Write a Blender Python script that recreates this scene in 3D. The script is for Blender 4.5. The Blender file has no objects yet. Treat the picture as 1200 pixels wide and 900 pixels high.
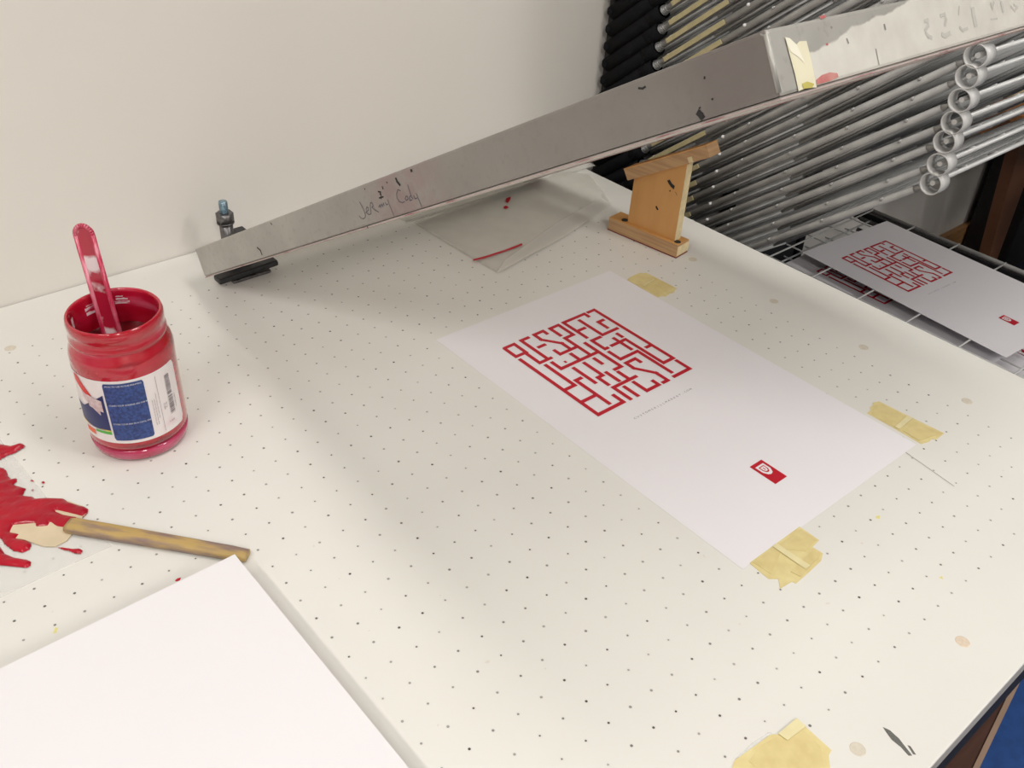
import bpy, bmesh, math, random
from mathutils import Vector, Matrix, noise
random.seed(7)
R = math.radians
S = bpy.context.scene
COL = S.collection
TZ = 0.74                      # table-top height above the floor; everything below is written with z = 0 on the table top

# ------------------------------------------------------------------ camera model (calibrated on the peg-hole grid)
CW = Vector((-0.39745, -0.83431, 0.57597)); F = 1100.0
W2C = [Vector((0.7596, -0.6486, 0.0493)), Vector((-0.3492, -0.4706, -0.8103)), Vector((0.5487, 0.5983, -0.5839))]
def ray(q):
    return W2C[0]*((q[0]-600)/F) + W2C[1]*((q[1]-450)/F) + W2C[2]
def onz(q, z=0.0):
    d = ray(q); return CW + d*((z-CW.z)/d.z)
def onx(q, x):
    d = ray(q); return CW + d*((x-CW.x)/d.x)
def ony(q, y):
    d = ray(q); return CW + d*((y-CW.y)/d.y)
def onpl(q, p, n):
    d = ray(q); return CW + d*((p-CW).dot(n)/d.dot(n))

# ------------------------------------------------------------------ materials
def mat(name, col, rough=.5, metal=0, coat=0, trans=0, spec=.5, alpha=1, noise_amt=0, noise_scale=40, bump=0, bump_scale=200, col2=None, stretch=None, emit=None, thr=None):
    m = bpy.data.materials.new(name); m.use_nodes = True
    nt = m.node_tree; b = nt.nodes['Principled BSDF']
    b.inputs['Base Color'].default_value = (*col, 1); b.inputs['Roughness'].default_value = rough
    b.inputs['Metallic'].default_value = metal; b.inputs['Coat Weight'].default_value = coat
    b.inputs['Transmission Weight'].default_value = trans; b.inputs['Specular IOR Level'].default_value = spec
    b.inputs['Alpha'].default_value = alpha
    if emit:
        b.inputs['Emission Color'].default_value = (*emit[:3], 1); b.inputs['Emission Strength'].default_value = emit[3]
    tc = nt.nodes.new('ShaderNodeTexCoord')
    src = tc.outputs['Object']
    if stretch:
        mp = nt.nodes.new('ShaderNodeMapping'); mp.inputs['Scale'].default_value = stretch
        nt.links.new(src, mp.inputs['Vector']); src = mp.outputs['Vector']
    c2 = col2 or tuple(max(0, c*(1-noise_amt)) for c in col)
    if col2 or noise_amt:
        n = nt.nodes.new('ShaderNodeTexNoise'); n.inputs['Scale'].default_value = noise_scale; n.inputs['Detail'].default_value = 5
        nt.links.new(src, n.inputs['Vector'])
        r = nt.nodes.new('ShaderNodeValToRGB'); lo, hi = thr or (.35, .68)
        r.color_ramp.elements[0].position = lo; r.color_ramp.elements[1].position = hi
        r.color_ramp.elements[0].color = (*col, 1); r.color_ramp.elements[1].color = (*c2, 1)
        nt.links.new(n.outputs['Fac'], r.inputs['Fac']); nt.links.new(r.outputs['Color'], b.inputs['Base Color'])
    if bump:
        n2 = nt.nodes.new('ShaderNodeTexNoise'); n2.inputs['Scale'].default_value = bump_scale; n2.inputs['Detail'].default_value = 4
        nt.links.new(src, n2.inputs['Vector'])
        bp = nt.nodes.new('ShaderNodeBump'); bp.inputs['Strength'].default_value = bump; bp.inputs['Distance'].default_value = .001
        nt.links.new(n2.outputs['Fac'], bp.inputs['Height']); nt.links.new(bp.outputs['Normal'], b.inputs['Normal'])
    return m

M = {}
M['wall'] = mat('wall_paint', (.74,.705,.655), .7, noise_amt=.05, noise_scale=1.6, bump=.15, bump_scale=60)
M['room'] = mat('room_wall_paint', (.62,.59,.55), .8, noise_amt=.05, noise_scale=1.0)
M['ceil'] = mat('ceiling_paint', (.75,.74,.72), .9, noise_amt=.04, noise_scale=2)
M['floor'] = mat('shade_dark_floor', (.012,.018,.035), .55, noise_amt=.25, noise_scale=60)  # blue floor darkened to navy, holding the far corner's shade in its colour
M['mat'] = mat('lit_floor_blue', (.016,.070,.26), .6, noise_amt=.2, noise_scale=60)  # blue of the floor where it is lit, carried by a separate slab
M['pine'] = mat('pine_skirting', (.46,.25,.105), .5, col2=(.36,.18,.07), noise_scale=9, stretch=(1,14,14))
M['paper'] = mat('print_paper', (.80,.775,.80), .55, noise_amt=.015, noise_scale=8)
M['blank'] = mat('blank_paper', (.80,.775,.795), .6, noise_amt=.01, noise_scale=8)
M['paper_dull'] = mat('duller_paper', (.62,.60,.60), .6, noise_amt=.03, noise_scale=8)
M['red'] = mat('red_ink', (.50,.005,.022), .45, noise_amt=.06, noise_scale=60)
M['wet'] = mat('wet_red_paint', (.44,.002,.018), .3, coat=.2, spec=.3, col2=(.34,.002,.016), noise_scale=30, bump=.25, bump_scale=70)
M['grey_ink'] = mat('grey_ink', (.12,.11,.13), .5, noise_amt=.1)
M['tape'] = mat('masking_tape', (.74,.64,.32), .45, col2=(.66,.54,.25), noise_scale=70)
M['tape2'] = mat('masking_tape_overlap', (.70,.585,.28), .45, col2=(.63,.51,.23), noise_scale=90)
M['tape3'] = mat('masking_tape_pale', (.77,.69,.40), .45, noise_amt=.08, noise_scale=60)
M['wood'] = mat('varnished_wood', (.66,.35,.12), .42, col2=(.59,.30,.095), noise_scale=14, stretch=(3,3,.6))
M['ply'] = mat('ply_edge', (.54,.34,.17), .55, col2=(.44,.26,.13), noise_scale=30, stretch=(.4,.4,9), thr=(.4,.6))
M['chip'] = mat('bare_wood', (.78,.64,.38), .6, noise_amt=.15, noise_scale=120)
M['blackpaint'] = mat('black_mark', (.012,.011,.012), .5, noise_amt=.1)
M['black'] = mat('black_steel', (.012,.012,.014), .45, noise_amt=.3)
M['rubber'] = mat('black_rubber_sleeve', (.006,.006,.008), .85, spec=.2, noise_amt=.3, bump=.2)
M['tray'] = mat('zinc_grey_wire', (.40,.39,.375), .45, metal=.1, noise_amt=.25, noise_scale=35)
M['traywire'] = mat('light_grid_wire', (.66,.66,.65), .45, noise_amt=.2, noise_scale=35)
M['trayrod'] = mat('front_rod_coating', (.66,.66,.65), .35, metal=.15, noise_amt=.1, noise_scale=50)
M['ring'] = mat('ring_coating', (.66,.655,.645), .4, metal=.1, noise_amt=.12, noise_scale=60)
M['tip_highlight'] = mat('wire_tip_highlight', (.8,.8,.79), .4)  # highlight painted white onto one row of wire tips
M['spring'] = mat('bright_spring', (.5,.5,.5), .3, metal=.7)
M['strip'] = mat('yellow_number_strip', (.50,.43,.24), .5, noise_amt=.15, noise_scale=80)
M['steel_dark'] = mat('dark_clamp_steel', (.055,.056,.06), .4, metal=.6, noise_amt=.4, noise_scale=120, bump=.3)
M['steel_mid'] = mat('clamp_steel', (.20,.19,.19), .35, metal=.7, noise_amt=.5, noise_scale=150)
M['thread'] = mat('bolt_zinc', (.30,.42,.50), .3, metal=.8, noise_amt=.3, noise_scale=200)
M['ring_wash'] = mat('screw_plug', (.66,.60,.50), .5, noise_amt=.1, noise_scale=300)
M['ring_wash2'] = mat('brown_screw_plug', (.74,.62,.49), .5, noise_amt=.15, noise_scale=300)
M['edge'] = mat('table_edging', (.52,.49,.46), .5, noise_amt=.1)
M['under'] = mat('black_underframe', (.012,.011,.012), .6, noise_amt=.2)
M['bench'] = mat('dark_brown_board', (.105,.045,.03), .5, noise_amt=.35, noise_scale=12, stretch=(.5,6,6))
M['benchedge'] = mat('pale_board_edge', (.40,.27,.19), .5, noise_amt=.1)
M['desk'] = mat('orange_brown_wood', (.42,.18,.065), .5, col2=(.33,.13,.045), noise_scale=8, stretch=(1,10,10))
M['deskdark'] = mat('dark_brown_wood', (.20,.085,.042), .5, noise_amt=.2, noise_scale=8)
M['handle'] = mat('worn_handle', (.47,.32,.115), .5, col2=(.25,.17,.145), noise_scale=26, stretch=(1,5,5), thr=(.42,.62))
M['blade'] = mat('cream_blade', (.70,.58,.40), .4, noise_amt=.12, noise_scale=50)
M['stick'] = mat('pink_smeared_plastic', (.50,.02,.07), .25, col2=(.72,.25,.33), noise_scale=55, coat=.5, stretch=(2,2,.7), thr=(.45,.7))
M['stickmid'] = mat('smeared_clear_plastic', (.76,.62,.64), .25, col2=(.42,.012,.04), noise_scale=38, coat=.5, thr=(.38,.46))
M['labelwhite'] = mat('jar_label_paper', (.80,.74,.74), .4, col2=(.80,.50,.58), noise_scale=28, thr=(.62,.78))
M['labelblue'] = mat('label_blue', (.035,.075,.26), .4, col2=(.02,.035,.14), noise_scale=420, thr=(.4,.62))
M['labelnavy'] = mat('label_navy', (.02,.03,.13), .4)
M['lyellow'] = mat('label_yellow', (.85,.65,.04), .4); M['lgreen'] = mat('label_green', (.10,.42,.07), .4)
M['lorange'] = mat('label_orange', (.80,.12,.03), .4); M['lred'] = mat('label_red', (.70,.015,.012), .35)
M['lwhite'] = mat('label_print_white', (.75,.74,.76), .4); M['lgrey'] = mat('label_print_grey', (.20,.16,.18), .4); M['lskin']=mat('label_print_pink',(.72,.60,.60),.4, col2=(.5,.33,.36), noise_scale=200)
M['yellowfleck'] = mat('yellow_ink', (.76,.70,.28), .4)

M['pencil'] = mat('pencil_line', (.30,.24,.22), .6)
M['lamp'] = mat('lamp_diffuser', (.9,.9,.9), .5, emit=(1,.97,.92,3.0))
M['lampcase'] = mat('lamp_case', (.8,.8,.8), .5)

# jar red: glassy, glossy, thin streaks of pink and dark smears
def jar_mat():
    m = mat('paint_smeared_glass', (.48,.004,.018), .12, coat=.8)
    nt = m.node_tree; b = nt.nodes['Principled BSDF']
    tc = nt.nodes.new('ShaderNodeTexCoord'); mp = nt.nodes.new('ShaderNodeMapping'); mp.inputs['Scale'].default_value = (12,12,70)
    nt.links.new(tc.outputs['Object'], mp.inputs['Vector'])
    n = nt.nodes.new('ShaderNodeTexNoise'); n.inputs['Scale'].default_value = 1; n.inputs['Detail'].default_value = 6; nt.links.new(mp.outputs['Vector'], n.inputs['Vector'])
    r = nt.nodes.new('ShaderNodeValToRGB'); e = r.color_ramp.elements
    e[0].position=.30; e[0].color=(.16,.004,.015,1); e[1].position=.75; e[1].color=(.62,.09,.16,1)
    a = e.new(.42); a.color=(.42,.003,.016,1); a = e.new(.6); a.color=(.47,.008,.035,1)
    nt.links.new(n.outputs['Fac'], r.inputs['Fac']); nt.links.new(r.outputs['Color'], b.inputs['Base Color'])
    bp = nt.nodes.new('ShaderNodeBump'); bp.inputs['Strength'].default_value=.25; bp.inputs['Distance'].default_value=.001
    nt.links.new(n.outputs['Fac'], bp.inputs['Height']); nt.links.new(bp.outputs['Normal'], b.inputs['Normal'])
    return m
M['jar'] = jar_mat()
M['jarbase'] = mat('pink_glass_base', (.42,.012,.06), .12, coat=.6, col2=(.50,.08,.17), noise_scale=25, stretch=(1,1,3))
M['jarpaint'] = mat('paint_in_jar', (.16,.002,.006), .35, noise_amt=.5, noise_scale=40, bump=.4, bump_scale=60)
M['streak'] = mat('pale_pink_streak', (.80,.62,.66), .2, col2=(.6,.05,.12), noise_scale=90, stretch=(1,1,4), thr=(.5,.62))

# table laminate with a drilled grid of vacuum holes (a surface pattern of the board)
SX, SY = 0.022301, 0.0229
def table_mat():
    m = bpy.data.materials.new('drilled_white_laminate'); m.use_nodes = True
    nt = m.node_tree; b = nt.nodes['Principled BSDF']; L = nt.links.new
    b.inputs['Roughness'].default_value = .42; b.inputs['Specular IOR Level'].default_value = .35
    tc = nt.nodes.new('ShaderNodeTexCoord'); sep = nt.nodes.new('ShaderNodeSeparateXYZ'); L(tc.outputs['Object'], sep.inputs[0])
    def mth(op, a, bb=None, c=None):
        n = nt.nodes.new('ShaderNodeMath'); n.operation = op
        for k, v in enumerate((a, bb, c)):
            if v is None: continue
            if isinstance(v, (int, float)): n.inputs[k].default_value = v
            else: L(v, n.inputs[k])
        return n.outputs[0]
    u = mth('DIVIDE', sep.outputs['X'], SX); v = mth('DIVIDE', sep.outputs['Y'], -SY)
    iu = mth('ROUND', u); iv = mth('ROUND', v)
    # small per-hole jitter
    cmb = nt.nodes.new('ShaderNodeCombineXYZ'); L(iu, cmb.inputs[0]); L(iv, cmb.inputs[1])
    wn = nt.nodes.new('ShaderNodeTexWhiteNoise'); wn.noise_dimensions = '2D'; L(cmb.outputs[0], wn.inputs['Vector'])
    sc = nt.nodes.new('ShaderNodeSeparateColor'); L(wn.outputs['Color'], sc.inputs[0])
    ju = mth('MULTIPLY_ADD', sc.outputs[0], .05, -.025); jv = mth('MULTIPLY_ADD', sc.outputs[1], .05, -.025)
    du = mth('MULTIPLY', mth('SUBTRACT', mth('SUBTRACT', u, iu), ju), SX); dv = mth('MULTIPLY', mth('SUBTRACT', mth('SUBTRACT', v, iv), jv), SY)
    d = mth('SQRT', mth('ADD', mth('MULTIPLY', du, du), mth('MULTIPLY', dv, dv)))
    rad = mth('MULTIPLY_ADD', sc.outputs[2], .0004, .00075)
    hole = mth('LESS_THAN', d, rad)
    halo = mth('LESS_THAN', d, .0019)
    # limits of the drilled field
    ins = mth('MULTIPLY', mth('MULTIPLY', mth('GREATER_THAN', iu, -19.5), mth('LESS_THAN', iu, 22.5)),
              mth('MULTIPLY', mth('GREATER_THAN', iv, -5.5), mth('LESS_THAN', iv, 30.5)))
    cut = mth('LESS_THAN', mth('MULTIPLY_ADD', iv, 2, iu), 76.5)
    ins = mth('MULTIPLY', ins, cut)
    hole = mth('MULTIPLY', hole, ins); halo = mth('MULTIPLY', halo, ins)
    dk = mth('MULTIPLY_ADD', sc.outputs[0], .5, .5)
    n = nt.nodes.new('ShaderNodeTexNoise'); n.inputs['Scale'].default_value = 5; n.inputs['Detail'].default_value = 4; L(tc.outputs['Object'], n.inputs['Vector'])
    r = nt.nodes.new('ShaderNodeValToRGB'); r.color_ramp.elements[0].position=.35; r.color_ramp.elements[1].position=.7
    r.color_ramp.elements[0].color=(.745,.735,.690,1); r.color_ramp.elements[1].color=(.715,.695,.655,1); L(n.outputs['Fac'], r.inputs['Fac'])
    n2 = nt.nodes.new('ShaderNodeTexNoise'); n2.inputs['Scale'].default_value = 95; n2.inputs['Detail'].default_value = 1; L(tc.outputs['Object'], n2.inputs['Vector'])
    fl = mth('MULTIPLY', mth('GREATER_THAN', n2.outputs['Fac'], .79), .25)
    mx0 = nt.nodes.new('ShaderNodeMix'); mx0.data_type='RGBA'; L(fl, mx0.inputs[0]); L(r.outputs['Color'], mx0.inputs[6]); mx0.inputs[7].default_value=(.55,.42,.30,1)
    mx1 = nt.nodes.new('ShaderNodeMix'); mx1.data_type='RGBA'; L(mth('MULTIPLY', halo, .10), mx1.inputs[0]); L(mx0.outputs[2], mx1.inputs[6]); mx1.inputs[7].default_value=(.45,.42,.36,1)
    mx = nt.nodes.new('ShaderNodeMix'); mx.data_type='RGBA'; L(mth('MULTIPLY', hole, dk), mx.inputs[0]); L(mx1.outputs[2], mx.inputs[6]); mx.inputs[7].default_value=(.035,.032,.028,1)
    L(mx.outputs[2], b.inputs['Base Color'])
    return m
M['table'] = table_mat()

# aluminium screen frame: cast grey, cloudy stains, purple ink haze; a wiped bright patch on the front bar
HF, LF, WF, BW = .0330, .7994, .545, .034
def alu_mat(name, front):
    m = bpy.data.materials.new(name); m.use_nodes = True
    nt = m.node_tree; b = nt.nodes['Principled BSDF']; L = nt.links.new
    b.inputs['Metallic'].default_value = .35; b.inputs['Roughness'].default_value = .45
    tc = nt.nodes.new('ShaderNodeTexCoord'); sep = nt.nodes.new('ShaderNodeSeparateXYZ'); L(tc.outputs['Object'], sep.inputs[0])
    def noi(s, det=5):
        n = nt.nodes.new('ShaderNodeTexNoise'); n.inputs['Scale'].default_value=s; n.inputs['Detail'].default_value=det; L(tc.outputs['Object'], n.inputs['Vector']); return n.outputs['Fac']
    def ramp(f, a, ca, bb, cb):
        r = nt.nodes.new('ShaderNodeValToRGB'); e=r.color_ramp.elements; e[0].position=a; e[0].color=(*ca,1); e[1].position=bb; e[1].color=(*cb,1); L(f, r.inputs['Fac']); return r.outputs['Color']
    def mix(f, a, bb):
        n = nt.nodes.new('ShaderNodeMix'); n.data_type='RGBA'
        for k, v in ((0,f),(6,a),(7,bb)):
            if isinstance(v, (int,float)): n.inputs[k].default_value=v
            elif isinstance(v, tuple): n.inputs[k].default_value=(*v,1)
            else: L(v, n.inputs[k])
        return n.outputs[2]
    def mth(op, a, bb=None, c=None):
        n = nt.nodes.new('ShaderNodeMath'); n.operation = op
        for k, v in enumerate((a, bb, c)):
            if v is None: continue
            if isinstance(v, (int, float)): n.inputs[k].default_value = v
            else: L(v, n.inputs[k])
        return n.outputs[0]
    def mr(v, a, bb, ta=0., tb=1.):
        n = nt.nodes.new('ShaderNodeMapRange'); L(v, n.inputs[0]); n.inputs[1].default_value=a; n.inputs[2].default_value=bb; n.inputs[3].default_value=ta; n.inputs[4].default_value=tb; return n.outputs[0]
    base = ramp(noi(14), .3, (.37,.355,.325), .72, (.50,.485,.45))
    base = mix(mth('MULTIPLY', mr(noi(160,3), .55, .75), .35), base, (.25,.22,.21))
    if front:
        wob = mth('MULTIPLY_ADD', noi(30,4), .012, -.006)
        lim = mth('ADD', mth('MULTIPLY_ADD', sep.outputs['X'], .105, .0155), wob)
        inz = mr(mth('SUBTRACT', lim, sep.outputs['Z']), -.0006, .0006)
        inx = mr(sep.outputs['X'], .028, .034)
        base = mix(mth('MULTIPLY', inz, inx), base, ramp(noi(40,4), .35, (.80,.78,.71), .75, (.68,.65,.59)))
    else:
        # purple-grey ink haze next to the front corner and a pink one mid-way
        hz = mth('MULTIPLY', mr(sep.outputs['Y'], -.715, -.76), mr(noi(20,3), .3, .6, .5, .95))
        base = mix(mth('MULTIPLY', hz, .8), base, (.17,.125,.135))
        pk = mth('MULTIPLY', mr(mth('ABSOLUTE', mth('SUBTRACT', sep.outputs['Y'], -.455)), .065, .025), mr(noi(60,3), .35, .55, .2, .8))
        base = mix(mth('MULTIPLY', pk, .6), base, (.38,.21,.22))
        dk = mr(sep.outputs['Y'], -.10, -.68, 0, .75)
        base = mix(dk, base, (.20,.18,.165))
    L(base, b.inputs['Base Color'])
    bp = nt.nodes.new('ShaderNodeBump'); bp.inputs['Strength'].default_value=.25; bp.inputs['Distance'].default_value=.001; L(noi(90,4), bp.inputs['Height']); L(bp.outputs['Normal'], b.inputs['Normal'])
    return m
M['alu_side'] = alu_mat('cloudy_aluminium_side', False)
M['alu_front'] = alu_mat('cloudy_aluminium_front', True)
def _v(): pass
def veil(name, col, alpha, rough=.5, transl=.5):
    m = bpy.data.materials.new(name); m.use_nodes = True; nt = m.node_tree; nt.nodes.clear(); L = nt.links.new
    out = nt.nodes.new('ShaderNodeOutputMaterial'); tr = nt.nodes.new('ShaderNodeBsdfTransparent'); df = nt.nodes.new('ShaderNodeBsdfDiffuse'); tl = nt.nodes.new('ShaderNodeBsdfTranslucent')
    df.inputs[0].default_value=(*col,1); tl.inputs[0].default_value=(*col,1)
    gl = nt.nodes.new('ShaderNodeBsdfGlossy'); gl.inputs['Roughness'].default_value = rough
    tc = nt.nodes.new('ShaderNodeTexCoord'); n = nt.nodes.new('ShaderNodeTexNoise'); n.inputs['Scale'].default_value=18; L(tc.outputs['Object'], n.inputs['Vector'])
    mr = nt.nodes.new('ShaderNodeMapRange'); L(n.outputs['Fac'], mr.inputs[0]); mr.inputs[3].default_value=alpha-.08; mr.inputs[4].default_value=alpha+.08
    a = nt.nodes.new('ShaderNodeMixShader'); a.inputs[0].default_value=transl; L(df.outputs[0], a.inputs[1]); L(tl.outputs[0], a.inputs[2])
    g = nt.nodes.new('ShaderNodeMixShader'); g.inputs[0].default_value=.06; L(a.outputs[0], g.inputs[1]); L(gl.outputs[0], g.inputs[2])
    c = nt.nodes.new('ShaderNodeMixShader'); L(mr.outputs[0], c.inputs[0]); L(tr.outputs[0], c.inputs[1]); L(g.outputs[0], c.inputs[2]); L(c.outputs[0], out.inputs[0])
    return m
M['mesh'] = veil('screen_mesh_fabric', (.74,.70,.66), .60)
M['trace'] = veil('tracing_paper', (.86,.84,.78), .36, .35, .2)
M['trace2'] = veil('tracing_paper_fold', (.88,.86,.81), .55, .35, .2)
M['smudge'] = veil('grey_smudge', (.10,.105,.09), .5, .6, 0)
M['film'] = veil('clear_film', (.93,.92,.90), .28, .3, .1)

# ------------------------------------------------------------------ mesh helpers
def nb(): return bmesh.new()
def frm(d):
    d = d.normalized(); a = Vector((0,0,1)) if abs(d.z) < .9 else Vector((1,0,0))
    x = d.cross(a).normalized(); return x, d.cross(x).normalized()
def box(bm, lo, hi, bev=0, mtx=None):
    r = bmesh.ops.create_cube(bm, size=1)
    c = [(a+b)/2 for a,b in zip(lo,hi)]; s = [abs(b-a) for a,b in zip(lo,hi)]
    for v in r['verts']: v.co = Vector((v.co.x*s[0]+c[0], v.co.y*s[1]+c[1], v.co.z*s[2]+c[2]))
    vs = r['verts']
    if bev:
        es = list({e for v in vs for e in v.link_edges})
        g = bmesh.ops.bevel(bm, geom=es, offset=bev, segments=2, affect='EDGES', profile=.6)
        vs = list({v for f in g['faces'] for v in f.verts} | {v for v in vs if v.is_valid})
    if mtx is not None:
        seen = set(); stack = list(vs)
        while stack:
            v = stack.pop()
            if v in seen: continue
            seen.add(v)
            for e in v.link_edges:
                o = e.other_vert(v)
                if o not in seen: stack.append(o)
        for v in seen: v.co = mtx @ v.co
    return vs
def tube(bm, a, b, r, n=8, r2=None, cap=True):
    a, b = Vector(a), Vector(b); x, y = frm(b-a); r2 = r if r2 is None else r2
    A = [bm.verts.new(a + (x*math.cos(2*math.pi*k/n) + y*math.sin(2*math.pi*k/n))*r) for k in range(n)]
    B = [bm.verts.new(b + (x*math.cos(2*math.pi*k/n) + y*math.sin(2*math.pi*k/n))*r2) for k in range(n)]
    for k in range(n):
        f = bm.faces.new((A[k], A[(k+1)%n], B[(k+1)%n], B[k])); f.smooth = True
    if cap: bm.faces.new(A[::-1]); bm.faces.new(B)
def path(bm, pts, r, n=8):
    for p, q in zip(pts, pts[1:]): tube(bm, p, q, r, n)
def lathe(bm, prof, n=64, smooth=True, closed=False):
    rings = []
    for r, z in prof:
        rings.append([bm.verts.new((r*math.cos(2*math.pi*k/n), r*math.sin(2*math.pi*k/n), z)) for k in range(n)] if r > 1e-6 else [bm.verts.new((0,0,z))])
    for a, b in zip(rings, rings[1:]):
        for k in range(n):
            k2 = (k+1) % n
            if len(a) == 1 and len(b) == 1: continue
            if len(a) == 1: f = bm.faces.new((a[0], b[k2], b[k]))
            elif len(b) == 1: f = bm.faces.new((a[k], a[k2], b[0]))
            else: f = bm.faces.new((a[k], a[k2], b[k2], b[k]))
            f.smooth = smooth
def prism(bm, pts, h, base=0.0, up=Vector((0,0,1))):
    pts = [Vector(p) for p in pts]
    A = [bm.verts.new(p + up*base) for p in pts]; B = [bm.verts.new(p + up*(base+h)) for p in pts]
    n = len(pts)
    for k in range(n): bm.faces.new((A[k], A[(k+1)%n], B[(k+1)%n], B[k]))
    bm.faces.new(A[::-1]); bm.faces.new(B)
def strokes(bm, lines, w, to3, lift=None):
    """thin flat printed lines: each segment a quad with square ends; to3 maps 2-D to 3-D"""
    cnt = 0
    for pl in lines:
        ww = w
        if isinstance(pl, tuple): pl, ww = pl
        ns_ = len(pl)-1; closed = (Vector(pl[0])-Vector(pl[-1])).length < 1e-6 and ns_ > 1
        for si_, (a, b) in enumerate(zip(pl, pl[1:])):
            a, b = Vector(a), Vector(b); d = b-a
            if d.length < 1e-9: continue
            d.normalize(); n = Vector((-d.y, d.x))*ww/2; e = d*ww/2; ea = e if (si_ > 0 or closed) else e*.35; eb = e if (si_ < ns_-1 or closed) else e*.35
            c4_ = [to3(p) for p in (a-ea-n, b+eb-n, b+eb+n, a-ea+n)]
            nn_ = (c4_[1]-c4_[0]).cross(c4_[2]-c4_[1]).normalized()
            if nn_.dot(lift or Vector((0,0,1))) < 0: nn_ = -nn_
            bm.faces.new([bm.verts.new(p+nn_*cnt*4e-6) for p in c4_]); cnt += 1
def obj(name, bm, material, parent=None, local=False):
    me = bpy.data.meshes.new(name); bmesh.ops.recalc_face_normals(bm, faces=bm.faces); bm.to_mesh(me); bm.free()
    if parent is not None and not local: me.transform(Matrix.Translation(-top_loc(parent)))
    o = bpy.data.objects.new(name, me); COL.objects.link(o); me.materials.append(M[material] if isinstance(material, str) else material)
    if parent is not None: o.parent = parent
    return o
def top_loc(o):
    L = Vector((0,0,0))
    while o is not None: L = L + o.location; o = o.parent
    return L
def rebase(o, loc):
    """move a single-mesh thing's origin to loc, keeping its shape in place"""
    o.data.transform(Matrix.Translation(-Vector(loc))); o.location = loc; return o
def tag(o, label=None, cat=None, group=None, kind=None):
    if label: o['label'] = label
    if cat: o['category'] = cat
    if group: o['group'] = group
    if kind: o['kind'] = kind
    return o
def thing(name, loc, label, cat, group=None):
    o = bpy.data.objects.new(name, None); COL.objects.link(o); o.location = loc; o.empty_display_size = .05
    return tag(o, label, cat, group)
def struct(name, bm, m): return tag(obj(name, bm, m), kind='structure')
def text_mesh(s, size, align='LEFT'):
    cu = bpy.data.curves.new('lettering', 'FONT'); cu.body = s; cu.size = size; cu.align_x = align; cu.resolution_u = 2
    t = bpy.data.objects.new('lettering', cu); COL.objects.link(t)
    dg = bpy.context.evaluated_depsgraph_get(); me = bpy.data.meshes.new_from_object(t.evaluated_get(dg))
    bpy.data.objects.remove(t); bpy.data.curves.remove(cu)
    return me

# ------------------------------------------------------------------ the room
FZ = -TZ; YW = .2135
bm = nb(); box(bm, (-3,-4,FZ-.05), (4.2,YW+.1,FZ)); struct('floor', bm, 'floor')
bm = nb(); box(bm, (-3,YW,FZ), (4.2,YW+.1,FZ+2.75)); struct('wall_back', bm, 'wall')
bm = nb(); box(bm, (-3.1,-4,FZ), (-3,YW+.1,FZ+2.75)); struct('wall_left', bm, 'room')
bm = nb(); box(bm, (4.2,-4,FZ), (4.3,YW+.1,FZ+2.75)); struct('wall_right', bm, 'room')
bm = nb(); box(bm, (-3.1,-4.1,FZ), (4.3,-4,FZ+2.75)); struct('wall_front', bm, 'room')
bm = nb(); box(bm, (-3.1,-4.1,FZ+2.75), (4.3,YW+.1,FZ+2.85)); struct('ceiling', bm, 'ceil')
bm = nb(); box(bm, (1.9,YW-.018,FZ), (4.2,YW,FZ+.115), .004); box(bm, (.62,YW-.018,FZ), (1.9,YW,FZ+.115), .004); struct('baseboard_back', bm, 'pine')
# wall socket
wp = ony((1078,195), YW)
sk = thing('wall_socket', (wp.x, YW-.006, wp.z-.03), 'small dark socket on the shaded wall beyond the drying rack', 'socket')
bm = nb(); box(bm, (-.03,-.006,-.035), (.03,.006,.035), .004); obj('face_plate', bm, 'black', sk, True)
bm = nb(); box(bm, (-.012,-.009,-.012), (.012,-.005,.012), .001); obj('outlet', bm, 'rubber', sk, True)

# ceiling lights; the pair behind the photographer is added to fill the shade
def ceiling_light(x, y, l, w, power, label):
    t = thing('ceiling_light', (x, y, FZ+2.75), label, 'ceiling light')
    bm = nb(); box(bm, (-w/2-.03,-l/2-.03,-.06), (w/2+.03,l/2+.03,0), .01); obj('case', bm, 'lampcase', t, True)
    bm = nb(); box(bm, (-w/2,-l/2,-.066), (w/2,l/2,-.058), .002); obj('diffuser', bm, 'lamp', t, True)
    ld = bpy.data.lights.new('tube_light', 'AREA'); ld.shape = 'RECTANGLE'; ld.size = w; ld.size_y = l; ld.energy = power; ld.color = (1,.975,.935)
    lo = bpy.data.objects.new('tube_light', ld); COL.objects.link(lo); lo.location = (x, y, FZ+2.675)
    return t
ceiling_light(.42, -.85, 1.15, .28, 13, 'long ceiling light above the screen frame')
ceiling_light(-1.45, -.95, 1.15, .14, 24, 'ceiling light left of the table')
ceiling_light(-1.1, -2.9, 1.15, .28, 46, 'added fill light behind the photographer, left of two')
ceiling_light(1.3, -2.6, 1.15, .28, 34, 'added fill light behind the photographer, right of two')

# ------------------------------------------------------------------ the table
XL, XR, YF, YB = -1.15, .609, -.759, .212
tb = thing('printing_table', (XL+.88, -.27, FZ), 'large white vacuum printing table drilled with a grid of small holes, against the wall', 'table')
tb.location = ((XL+XR)/2, (YF+YB)/2, FZ)
bm = nb(); box(bm, (XL,YF,-.004), (XR,YB,0), .0012); top = obj('tabletop', bm, 'table', tb)
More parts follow.
